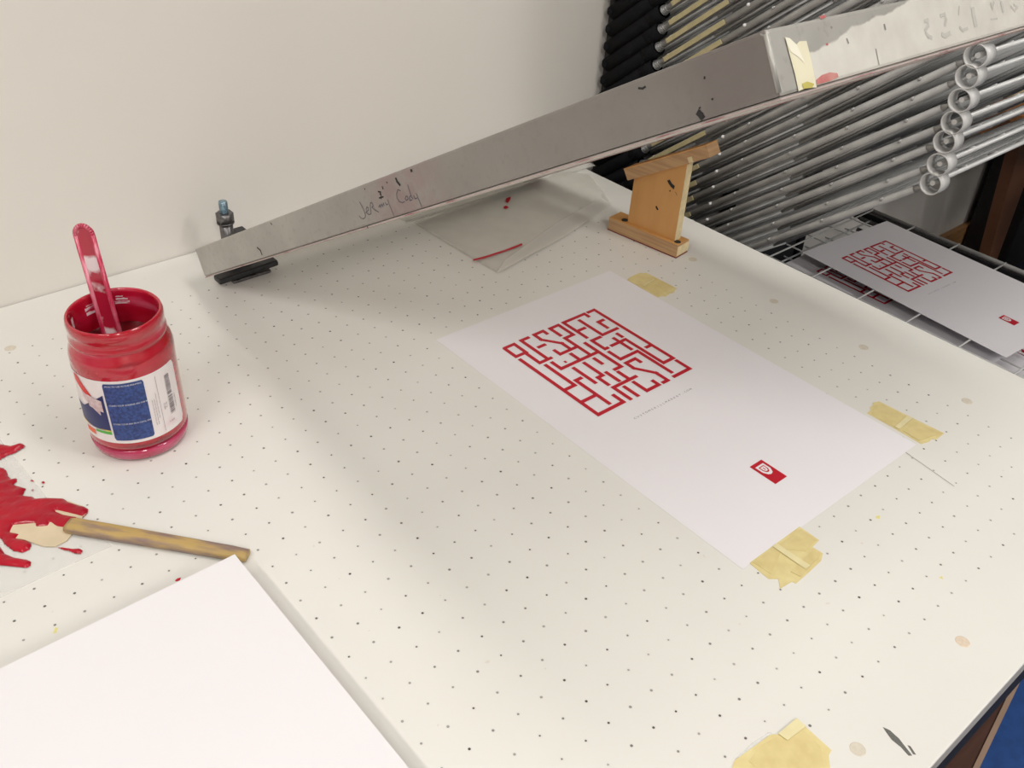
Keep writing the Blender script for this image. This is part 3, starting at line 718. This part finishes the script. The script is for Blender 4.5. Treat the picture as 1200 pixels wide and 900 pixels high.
def rnd(a0, a1, z, s, w=3.0, c=.003):
    def f(a):
        e = min(a-a0, a1-a)/w
        if e >= 1: return z
        return z - s*c*(1-math.sqrt(max(0, 1-(1-max(0,e))**2)))
    return f
LB = patch('paper_label', -250, -46, rnd(-250,-46,.0245,-1,5,.005), rnd(-250,-46,.0925,1,5,.005), 'labelwhite', .04415, n=80)
patch('navy_picture', -196, -138.5, .0375, lambda a: .0585+.019*max(0,min(1,(a+172)/34)), 'labelnavy', .0444, LB)
patch('rainbow_band', -196, -138.5, lambda a: .0345+.004*math.cos(R((a+160)*2.4)), lambda a: .0385, 'lyellow', .0445, LB)
patch('rainbow_band', -160, -138.5, lambda a: .0338, lambda a: .0365+.0004*(a+160)/10, 'lgreen', .0446, LB)
patch('rainbow_band', -178, -162, .029, .0345, 'lorange', .0446, LB)
patch('brush_handle', -178, -154, lambda a: max(.0725, .0845-.00075*(a+178)), lambda a: min(.0915, .0985-.00098*(a+178)), 'lred', .0447, LB)
patch('brush_hair', -168, -146, lambda a: .070-.0007*(a+168), lambda a: .0770-.0004*(a+168), 'lskin', .0448, LB)
patch('brush_hair', -160, -141.5, lambda a: .0620-.00018*(a+160), lambda a: .0748-.0002*(a+160), 'lskin', .0449, LB)
patch('blue_panel', -136, -92, rnd(-136,-92,.0280,-1,2.5,.0025), rnd(-136,-92,.0900,1,2.5,.0025), 'labelblue', .0446, LB, n=40)
def cyl_text(s, a0, z0, size, m, name, parent, vert=False, r=.0449):
    me = text_mesh(s, size); bm = nb(); bm.from_mesh(me); bpy.data.meshes.remove(me)
    for v in bm.verts:
        x, y = v.co.x, v.co.y
        if vert: x, y = -y, x
        v.co = cyl(a0 + math.degrees(x/r), z0+y, r)
    obj(name, bm, m, parent, True)
cyl_text('HOW TO USE IN FINE PRINTING', -133.5, .0868, .0021, 'lwhite', 'printed_heading', LB)
cyl_text('CLEAN YOUR SCREENS ON THE BENCH', -133.5, .0665, .0021, 'lwhite', 'printed_heading', LB)
cyl_text('STORE YOUR INK IN A COOL AREA', -133.5, .0460, .0021, 'lwhite', 'printed_heading', LB)
for z in (.0662,.0456):
    patch('panel_rule', -135.5, -92.5, z+.0032, z+.0036, 'labelnavy', .0448, LB)
for k_, (a, z) in enumerate([(-86.5,.038),(-84.0,.038),(-81.5,.044)]):
    cyl_text('water based colour for paper and board', a, z, .0017, 'lgrey', 'printed_text', LB, True)
patch('label_rule', -78.6, -78.2, .028, .088, 'lgrey', .0448, LB)
bm = nb(); z = .0415; random.seed(3)
while z < .0825:
    w = random.choice((.0004,.0007,.001)); 
    if not .0605 < z < .0625: patch('', -66.5, -59.5, z, z+w, None, .0448, None, bm, 3)
    z += w + random.choice((.0004,.0006,.0009))
obj('barcode', bm, 'lgrey', LB, True)
cyl_text('4 601', -71, .0335, .0028, 'lgrey', 'printed_text', LB, r=.0448)
cyl_text('0 71234 56789 0', -55.5, .045, .0022, 'lgrey', 'printed_text', LB, True, r=.0448)
cyl_text('RED 32', -72.5, .050, .0022, 'lgrey', 'printed_text', LB, True, r=.0448); cyl_text('FL OZ', -69.5, .051, .0022, 'lgrey', 'printed_text', LB, True, r=.0448)
# pale streaks on the inner wall of the neck
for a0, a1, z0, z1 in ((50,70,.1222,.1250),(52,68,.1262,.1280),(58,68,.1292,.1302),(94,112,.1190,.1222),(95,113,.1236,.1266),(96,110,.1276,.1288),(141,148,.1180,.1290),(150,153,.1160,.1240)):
    patch('inner_streak', a0, a1, z0, (lambda a, z1=z1: z1+.0003*math.sin(a*.9)), 'streak', .0365)

# stir stick in the jar
b0 = Vector((-.1895,-.0775,.034)); b1 = onz((95,263), .205) ; b1 = Vector((b1.x, b1.y, .205))
ss = thing('stir_stick', b0, 'flat round-ended stirring stick smeared with red paint, standing in the jar', 'stirrer')
ax = (b1-b0).normalized(); wd = W2C[0] - ax*W2C[0].dot(ax); wd.normalize(); nn = ax.cross(wd)
Ls = (b1-b0).length; hw = .0083
def capsule(hw, s0, s1, n=12):
    pts = [(-hw,s0),(hw,s0)]
    for k in range(n+1):
        a = math.pi*k/n; pts.append((hw*math.cos(a), s1-hw+hw*math.sin(a)))
    return pts
def plate(pts, t0, t1):
    bm = nb(); P3 = [wd*x + ax*s for x, s in pts]
    A = [bm.verts.new(p+nn*t0) for p in P3]; B = [bm.verts.new(p+nn*t1) for p in P3]; n = len(P3)
    for k in range(n): bm.faces.new((A[k],A[(k+1)%n],B[(k+1)%n],B[k]))
    bm.faces.new(A[::-1]); bm.faces.new(B); return bm
obj('centre_web', plate(capsule(.0060,0,Ls-.003), -.0006, .0006), 'stickmid', ss, True)
# raised rim all round
bm = nb(); pts = capsule(hw,0,Ls)
pts = pts[1:] + [pts[0]]
path(bm, [wd*x*.88+ax*(s if s < Ls-.02 else s-.001) for x, s in pts], .0021, 10); obj('raised_rim', bm, 'stick', ss, True)

# ------------------------------------------------------------------ wet paint, spatula, palette sheet
def blob(polys, thick, z0, cell=.0011, holes=(), seed=0):
    bm = nb(); 
    for poly in polys:
        pts = [onz(q) for q in poly]
        xs = [p.x for p in pts]; ys = [p.y for p in pts]; n = len(pts)
        def inside(x, y):
            r = False
            for k in range(n):
                a, b = pts[k], pts[k-1]
                if (a.y > y) != (b.y > y) and x < (b.x-a.x)*(y-a.y)/(b.y-a.y)+a.x: r = not r
            return r
        def dist(x, y):
            best = 1e9; bp = None
            for k in range(n):
                a, b = pts[k-1], pts[k]; dx, dy = b.x-a.x, b.y-a.y; l = dx*dx+dy*dy or 1e-12
                t = max(0, min(1, ((x-a.x)*dx+(y-a.y)*dy)/l)); px, py = a.x+t*dx, a.y+t*dy
                dd = (px-x)**2+(py-y)**2
                if dd < best: best = dd; bp = (px, py)
            return math.sqrt(best), bp
        nx = int((max(xs)-min(xs))/cell)+3; ny = int((max(ys)-min(ys))/cell)+3; V = {}
        def vert(i, j):
            if (i,j) in V: return V[(i,j)]
            x = min(xs)+(i-1)*cell; y = min(ys)+(j-1)*cell; ins = inside(x, y); d, bp = dist(x, y)
            if not ins: x, y = bp; hgt = 0
            else:
                ridge = .5+.5*noise.noise(Vector((x*60+y*110, y*60-x*40, seed))); ridge2 = .5+.5*noise.noise(Vector((x*260, y*420, seed+3)))
                hgt = thick*(1-math.exp(-d/.0022))*(.5+.5*ridge+.15*ridge2)
            v = bm.verts.new((x, y, z0+hgt)); V[(i,j)] = v; return v
        for i in range(nx):
            for j in range(ny):
                cx = min(xs)+(i-.5)*cell; cy = min(ys)+(j-.5)*cell
                if inside(cx, cy):
                    f = bm.faces.new((vert(i,j), vert(i+1,j), vert(i+1,j+1), vert(i,j+1))); f.smooth = True
    return bm
e = lambda a,b: (a/3.6, 500+b/3.6)
bm = nb(); prism(bm, [onz(q) for q in [(-130,470),(-60,440),(60,590),(132,640),(60,672),(-60,730),(-200,760)]], .0004, .0001)
tag(rebase(obj('palette_sheet', bm, 'film'), onz((0,640))), 'thin pale sheet under the puddle of red paint', 'sheet')
bl_poly = [e(*p) for p in [(350,386),(343,402),(335,415),(305,445),(303,462),(283,487),(232,512),(185,510),(100,482),(72,478),(-90,460),(-120,400),(-60,330),(200,312),(290,320),(352,342),(368,356),(364,374)]]
sp0, sp1 = onz((86,621)), onz((291,656))
sp = thing('ink_spatula', (onz((150,635)).x, onz((150,635)).y, 0), 'spatula with a worn wooden handle, its cream blade lying in the red paint', 'spatula')
bm = nb(); prism(bm, [onz(q) for q in bl_poly], .0012, .0008); obj('blade', bm, 'blade', sp)
dh = (sp1-sp0); lh = dh.length; ang = math.atan2(dh.y, dh.x)
bm = nb()
secs = [(-.004,.0068,.0030),(.0,.0075,.0038),(.02,.0074,.0042),(lh*.5,.0068,.0042),(lh*.9,.0062,.0038),(lh,.0056,.0032)]
prev = None
for s, w_, h_ in secs:
    ringv = [bm.verts.new((s, w_*math.copysign(abs(math.cos(2*math.pi*k/16))**.55, math.cos(2*math.pi*k/16)), .0050+h_*math.copysign(abs(math.sin(2*math.pi*k/16))**.55, math.sin(2*math.pi*k/16)))) for k in range(16)]
    if prev:
        for k in range(16):
            f = bm.faces.new((prev[k],prev[(k+1)%16],ringv[(k+1)%16],ringv[k])); f.smooth = True
    else: bm.faces.new(ringv)
    prev = ringv
bm.faces.new(prev[::-1])
hd = obj('handle', bm, 'handle', sp, True); hd.location = Vector((sp0.x,sp0.y,0))-sp.location; hd.rotation_euler = (0,0,ang)
main = [e(*p) for p in [(-60,150),(0,177),(18,180),(30,190),(35,212),(50,226),(72,222),(74,234),(58,250),(88,258),(112,266),(104,280),(98,296),(140,300),(152,309),(200,306),(270,308),(292,322),(330,334),(360,342),(374,353),(372,370),(350,388),(325,381),(285,372),(240,362),(270,376),(330,386),(322,402),(300,422),(292,437),(240,430),(215,412),(205,428),(150,432),(148,416),(100,420),(60,424),(48,450),(88,458),(72,478),(110,482),(136,500),(128,522),(95,536),(60,530),(20,500),(10,480),(-10,470),(-60,440)]]
lob = [e(*p) for p in [(-60,480),(0,510),(22,540),(60,556),(118,566),(134,574),(130,592),(110,601),(60,596),(0,590),(-60,600)]]
stk = [e(*p) for p in [(-60,85),(0,78),(50,86),(88,74),(98,76),(110,88),(70,112),(30,128),(0,145),(-60,150)]]
drip = [e(*p) for p in [(238,512),(268,514),(310,520),(340,518),(352,529),(342,542),(322,542),(300,532),(262,522)]]
fl = [[e(*p) for p in q] for q in ([(128,230),(140,228),(146,234),(135,236)], [(174,236),(188,234),(194,240),(182,244)], [(136,268),(146,270),(142,277),(134,274)])]
pu = obj('paint_puddle', blob([main, lob, stk, drip]+fl, .0042, .0010), 'wet')
tag(rebase(pu, onz((20,610))), 'thick smeared puddle of wet red paint at the left edge of the photo', 'paint', kind='stuff')
bm = nb(); prism(bm, [onz(q) for q in ((205,680.5),(208,678),(212,677),(211,680),(207,681.5))], .0003)
tag(rebase(obj('paint_fleck', bm, 'red'), onz((208,679))), 'tiny dried red fleck on the table beside the edge of the blank paper stack', 'paint')

# ------------------------------------------------------------------ the drying rack
RX0, RX1, RYH = .715, 1.44, .200
TILT = R(39.0); LT = .722
rk = thing('drying_rack', (1.08, .1, FZ), 'black steel print drying rack with a slanting fan of grey wire trays beside the wall', 'rack')
for x in (RX0+.012, 1.118, 1.425):
    bm = nb(); w_ = .012; box(bm, (x-w_, .188, FZ+.06), (x+w_, .209, 1.15), .002); obj('upright_post', bm, 'black', rk)
for z in (FZ+.07, 1.13):
    bm = nb(); box(bm, (RX0, .190, z-.015), (RX1-.003, .208, z+.015), .002); obj('cross_rail', bm, 'black', rk)
for x in (RX0+.012, 1.425):
    bm = nb(); box(bm, (x-.012, -.60, FZ+.06), (x+.012, .19, FZ+.085), .002); obj('foot_rail', bm, 'black', rk)
    for y in (-.56, .15):
        bm = nb(); tube(bm, (x-.01,y,FZ+.028), (x+.01,y,FZ+.028), .028, 20); box(bm, (x-.013,y-.012,FZ+.03), (x+.013,y+.012,FZ+.062), .002); obj('caster', bm, 'rubber', rk)
bm = nb(); box(bm, (RX0+.024,.194,-.62), (1.41,.204,-.285), .002); obj('back_panel', bm, mat('dark_grey_panel', (.035,.036,.038), .6, noise_amt=.3), rk)
# black side strut seen between the trays
bm = nb(); box(bm, (RX1+.004,-.58,-.30), (RX1+.020,.19,-.279), .002); obj('tray_support', bm, 'black', rk)
bm = nb(); box(bm, (RX0-.004,-.58,-.372), (RX0+.012,.12,-.351), .002); obj('tray_support', bm, 'black', rk)
for y in (-.50, ):
    bm = nb(); box(bm, (RX1+.006,y-.01,FZ+.07), (RX1+.018,y+.01,-.28), .002); obj('side_upright', bm, 'black', rk)

def tray_parts(flat=False):
    """tray mesh (frame bars and welded wire grid) with its own fittings as children;
    local frame: origin on the hinge line at the near (left) end, +x along the hinge, -y towards the front"""
    w = RX1-RX0; L0 = .012 if flat else .135
    bm = nb(); tube(bm, (0,-L0,0), (0,-LT+.022,0), .0048, 10); tube(bm, (0,-LT+.022,0), (0,-LT+.012,0), .0048, 10, .0018)
    tube(bm, (w,-.012,0), (w,-LT,0), .0048, 10)
    nl = 10 if flat else 34; nf0 = len(bm.faces)
    rr = random.Random(11)
    xs_ = [k*w/nl for k in range(1, nl)] + ([] if flat else [.008,.015,.030,.037])
    for x in xs_:
        if flat: tube(bm, (x,-.02,0), (x,-LT,0), .0017, 5, cap=False); continue
        sg = -rr.uniform(.001,.012); path(bm, [(x,-.02,0),(x,-.24,sg*.8),(x,-.46,sg),(x,-LT,0)], .0020, 5)
    cr = [-.035-.0985*k for k in range(7)] if flat else [-s_ for s_ in (.10,.16,.319,.369,.465,.56,.655)]
    for y in cr: tube(bm, (-.005,y,.003), (w+.004,y,.003), .0019, 6)
    if not flat:
        for y in (-.225,-.27,-.415,-.51,-.61): tube(bm, (.012,y,.003), (w,y,.003), .0016, 5)
    bm.faces.ensure_lookup_table()
    for f in bm.faces[nf0:]: f.material_index = 1
    t = obj('drying_tray', bm, 'tray', rk, True); t.data.materials.append(M['traywire'])
    if not flat:
        t.data.materials.append(M['tip_highlight']); bm = nb(); bm.from_mesh(t.data)
        for y in cr[2:]:
            n0 = len(bm.faces); bmesh.ops.create_uvsphere(bm, u_segments=8, v_segments=6, radius=.0025 if y > -.33 else .0021, matrix=Matrix.Translation((-.0052,y,.0026))); bm.faces.ensure_lookup_table()
            for f in bm.faces[n0:]: f.smooth = True; f.material_index = 2 if y > -.33 else 0
        bm.to_mesh(t.data); bm.free()
    bm = nb(); tube(bm, (-.004,-LT-.004,0), (w,-LT-.004,0), .0031, 10)
    for k in range(1, 9):
        x = k*w/9; tube(bm, (x,-LT-.006,.0022), (x,-LT+.006,.0022), .0020, 6)
    obj('front_rod', bm, 'trayrod', t, True)
    bm = nb(); n = 28; ro, ri, x0, x1 = .0140, .0125, -.008, .013; c_ = Vector((0,-LT-.0035,0))
    rings = []
    for (r, x) in ((ri,x0),(ro,x0),(ro,x1),(ri,x1)):
        rings.append([bm.verts.new(c_+Vector((x, r*math.cos(2*math.pi*k/n), r*math.sin(2*math.pi*k/n)))) for k in range(n)])
    for a, b in zip(rings, rings[1:]+rings[:1]):
        for k in range(n): bm.faces.new((a[k],a[(k+1)%n],b[(k+1)%n],b[k])).smooth = True
    rg = obj('bumper_ring', bm, 'ring', t, True)
    if not flat:
        bm = nb(); tube(bm, (0,0,0), (0,-.128,0), .0112, 14)
        tube(bm, (0,-.10,0), (0,-.128,0), .0118, 14)
        tube(bm, (-.014,-.006,0),(0,-.006,0), .0045, 8); obj('rubber_sleeve', bm, 'rubber', t, True)
        bm = nb(); tube(bm, (0,-.126,0), (0,-.138,0), .0075, 12, .004)
        for k in range(4): tube(bm, (0,-.127-k*.003,0), (0,-.1285-k*.003,0), .0078-.0006*k, 12)
        obj('spring_end', bm, 'spring', t, True)
        bm = nb(); box(bm, (-.0066,-.275,-.0036), (-.0050,-.150,.0036), .0006); obj('number_strip', bm, 'strip', t, True)
    return t
def copy_tree(o, parent=None):
    c = o.copy(); COL.objects.link(c); c.parent = parent
    for ch in o.children: copy_tree(ch, c)
    return c
proto = tray_parts(); NT = 23; RL = rk.location.copy()
for k in range(NT):
    o = proto if k == 0 else copy_tree(proto, rk)
    o.location = Vector((RX0, RYH, -.328+.0265*k)) - RL
    o.rotation_euler = (-(TILT - R(.045)*k) + R(.12)*math.sin(k*2.3), 0, 0)
# flat trays below, hinged further down, holding finished prints
f0 = tray_parts(True)
for k, z in enumerate((-.268, -.2945, -.321)):
    o = f0 if k == 0 else copy_tree(f0, rk)
    o.location = Vector((RX0, .085, z)) - RL
ci = bpy.data.objects
za = -.268+.0050
p = onz((940,296), za); q = onz((1042,258), za); a_ = math.atan2(q.y-p.y, q.x-p.x)
screen_print((p.x, p.y, za), a_, 'maze print lying flat on the top tray of the drying rack', None, 'paper')
zb_ = -.2945+.0050; rb = a_+R(3.5)
mu, mv = c3(25,553); mz = onz((956,318), zb_); off = Matrix.Rotation(rb,3,'Z') @ Vector((mu,-mv,0))
screen_print((mz.x-off.x, mz.y-off.y, zb_), rb, 'maze print mostly hidden on the tray just below the uppermost rack print', None, 'paper')
zc = -.321+.0050
rc = R(-6); lg = onz((1182,408), zc); off = Matrix.Rotation(rc,3,'Z') @ Vector((LU0,-LV0,0))
screen_print((lg.x-off.x, lg.y-off.y, zc), rc, 'lowest rack print, its red logo tag peeking past the corner of the uppermost one', None, 'paper')

# ------------------------------------------------------------------ far corner beyond the rack
dk = thing('wooden_desk', (2.6,.03,FZ), 'orange-brown wooden desk end with splayed legs beyond the drying rack', 'desk')
Yd = .02
def pY(q): return ony(q, Yd)
A_ = pY((1150,133)); B_ = pY((1173,170))
zt = A_.z; zl = pY((1173,167)).z-.02; xl = pY((1152,142)).x
bm = nb(); box(bm, (xl,Yd-.02,zl+.02), (xl+1.2,Yd,zt), .003); obj('apron', bm, 'desk', dk)
bm = nb(); box(bm, (xl-.02,Yd-.25,zt), (xl+1.22,Yd+.17,zt+.02), .003); obj('desk_top', bm, 'desk', dk)
f1 = onz((1155,287), FZ)
lt_, lf_ = pY((1186,176)), pY((1156,287)); kf = (FZ-lt_.z)/(lf_.z-lt_.z)
for (xt, xf) in ((lt_.x, lt_.x+(lf_.x-lt_.x)*kf), (xl+.95, xl+1.1)):
    for y in (Yd-.015, Yd-.22):
        bm = nb()
        pr = [(xt-.01,zl+.03),(xt+.12,zl+.03),(xf+.03,FZ),(xf,FZ)]
        A = [bm.verts.new((x,y,z)) for x,z in pr]; B = [bm.verts.new((x,y+.03,z)) for x,z in pr]
        for k_ in range(4): bm.faces.new((A[k_],A[(k_+1)%4],B[(k_+1)%4],B[k_]))
        bm.faces.new(A); bm.faces.new(B[::-1]); obj('leg', bm, 'deskdark', dk)
cb = thing('storage_box', (lt_.x+.62, Yd+.095, FZ), 'black storage box in the shade under the wooden desk', 'box')
c0_ = ony((1153,262), Yd+.035) + Vector((.27,0,0))
bm = nb(); box(bm, (c0_.x, Yd+.035, FZ+.002), (c0_.x+.75, YW-.022, zl-.05), .006); obj('box_body', bm, 'black', cb)
bm = nb(); box(bm, (c0_.x-.006, Yd+.033, zl-.05), (c0_.x+.756, YW-.020, zl-.025), .006); obj('lid', bm, 'rubber', cb)
zp = zt+.0205; w0 = onz((1192,112), zp)
bm = nb(); box(bm, (w0.x-.04,w0.y-.08,zp), (w0.x+.2,w0.y+.05,zp+.012), .001)
tag(rebase(obj('cream_folder', bm, 'chip'), (w0.x,w0.y,zp)), 'cream paper folder lying on the wooden desk beyond the rack', 'folder')
# folded black chair standing in front of the desk
ch0 = onz((1262,345), FZ+.20)
ch = thing('black_chair', (ch0.x+.05, ch0.y-.22, FZ), 'black tubular chair in the dark corner beyond the rack', 'chair')
bm = nb(); box(bm, (-.19,-.19,.43), (.19,.19,.455), .01); obj('seat', bm, 'black', ch, True)
bm = nb(); box(bm, (-.19,.17,.56), (.19,.195,.62), .008); obj('backrest', bm, 'black', ch, True)
for sx_ in (-.19,.19):
    bm = nb(); path(bm, [(sx_,-.23,0),(sx_,-.05,.25),(sx_,.19,.62)], .012, 10); obj('side_frame', bm, 'black', ch, True)
    bm = nb(); path(bm, [(sx_,.25,0),(sx_,-.17,.44)], .012, 10); obj('leg', bm, 'black', ch, True)

# ------------------------------------------------------------------ light, camera, render look
w = bpy.data.worlds.new('World'); S.world = w; w.use_nodes = True
w.node_tree.nodes['Background'].inputs[0].default_value = (.9,.93,1,1); w.node_tree.nodes['Background'].inputs[1].default_value = .15

cam = bpy.data.cameras.new('Camera'); co = bpy.data.objects.new('Camera', cam); COL.objects.link(co)
cam.sensor_width = 36; cam.lens = F/1200*36; cam.clip_start = .01; cam.clip_end = 50
rt = W2C[0].normalized(); fw = W2C[2].normalized(); up = rt.cross(fw); rt = fw.cross(up).normalized()
mw = Matrix((( rt.x, up.x, -fw.x, CW.x), (rt.y, up.y, -fw.y, CW.y), (rt.z, up.z, -fw.z, CW.z), (0,0,0,1)))
co.matrix_world = mw
S.camera = co
bpy.context.view_layer.update()
for o in list(COL.objects):
    if o.parent is None:
        o.location.z += TZ
S.view_settings.view_transform = 'Standard'; S.view_settings.look = 'None'; S.view_settings.gamma = 1
S.view_settings.use_curve_mapping = False; S.view_settings.exposure = -0.10
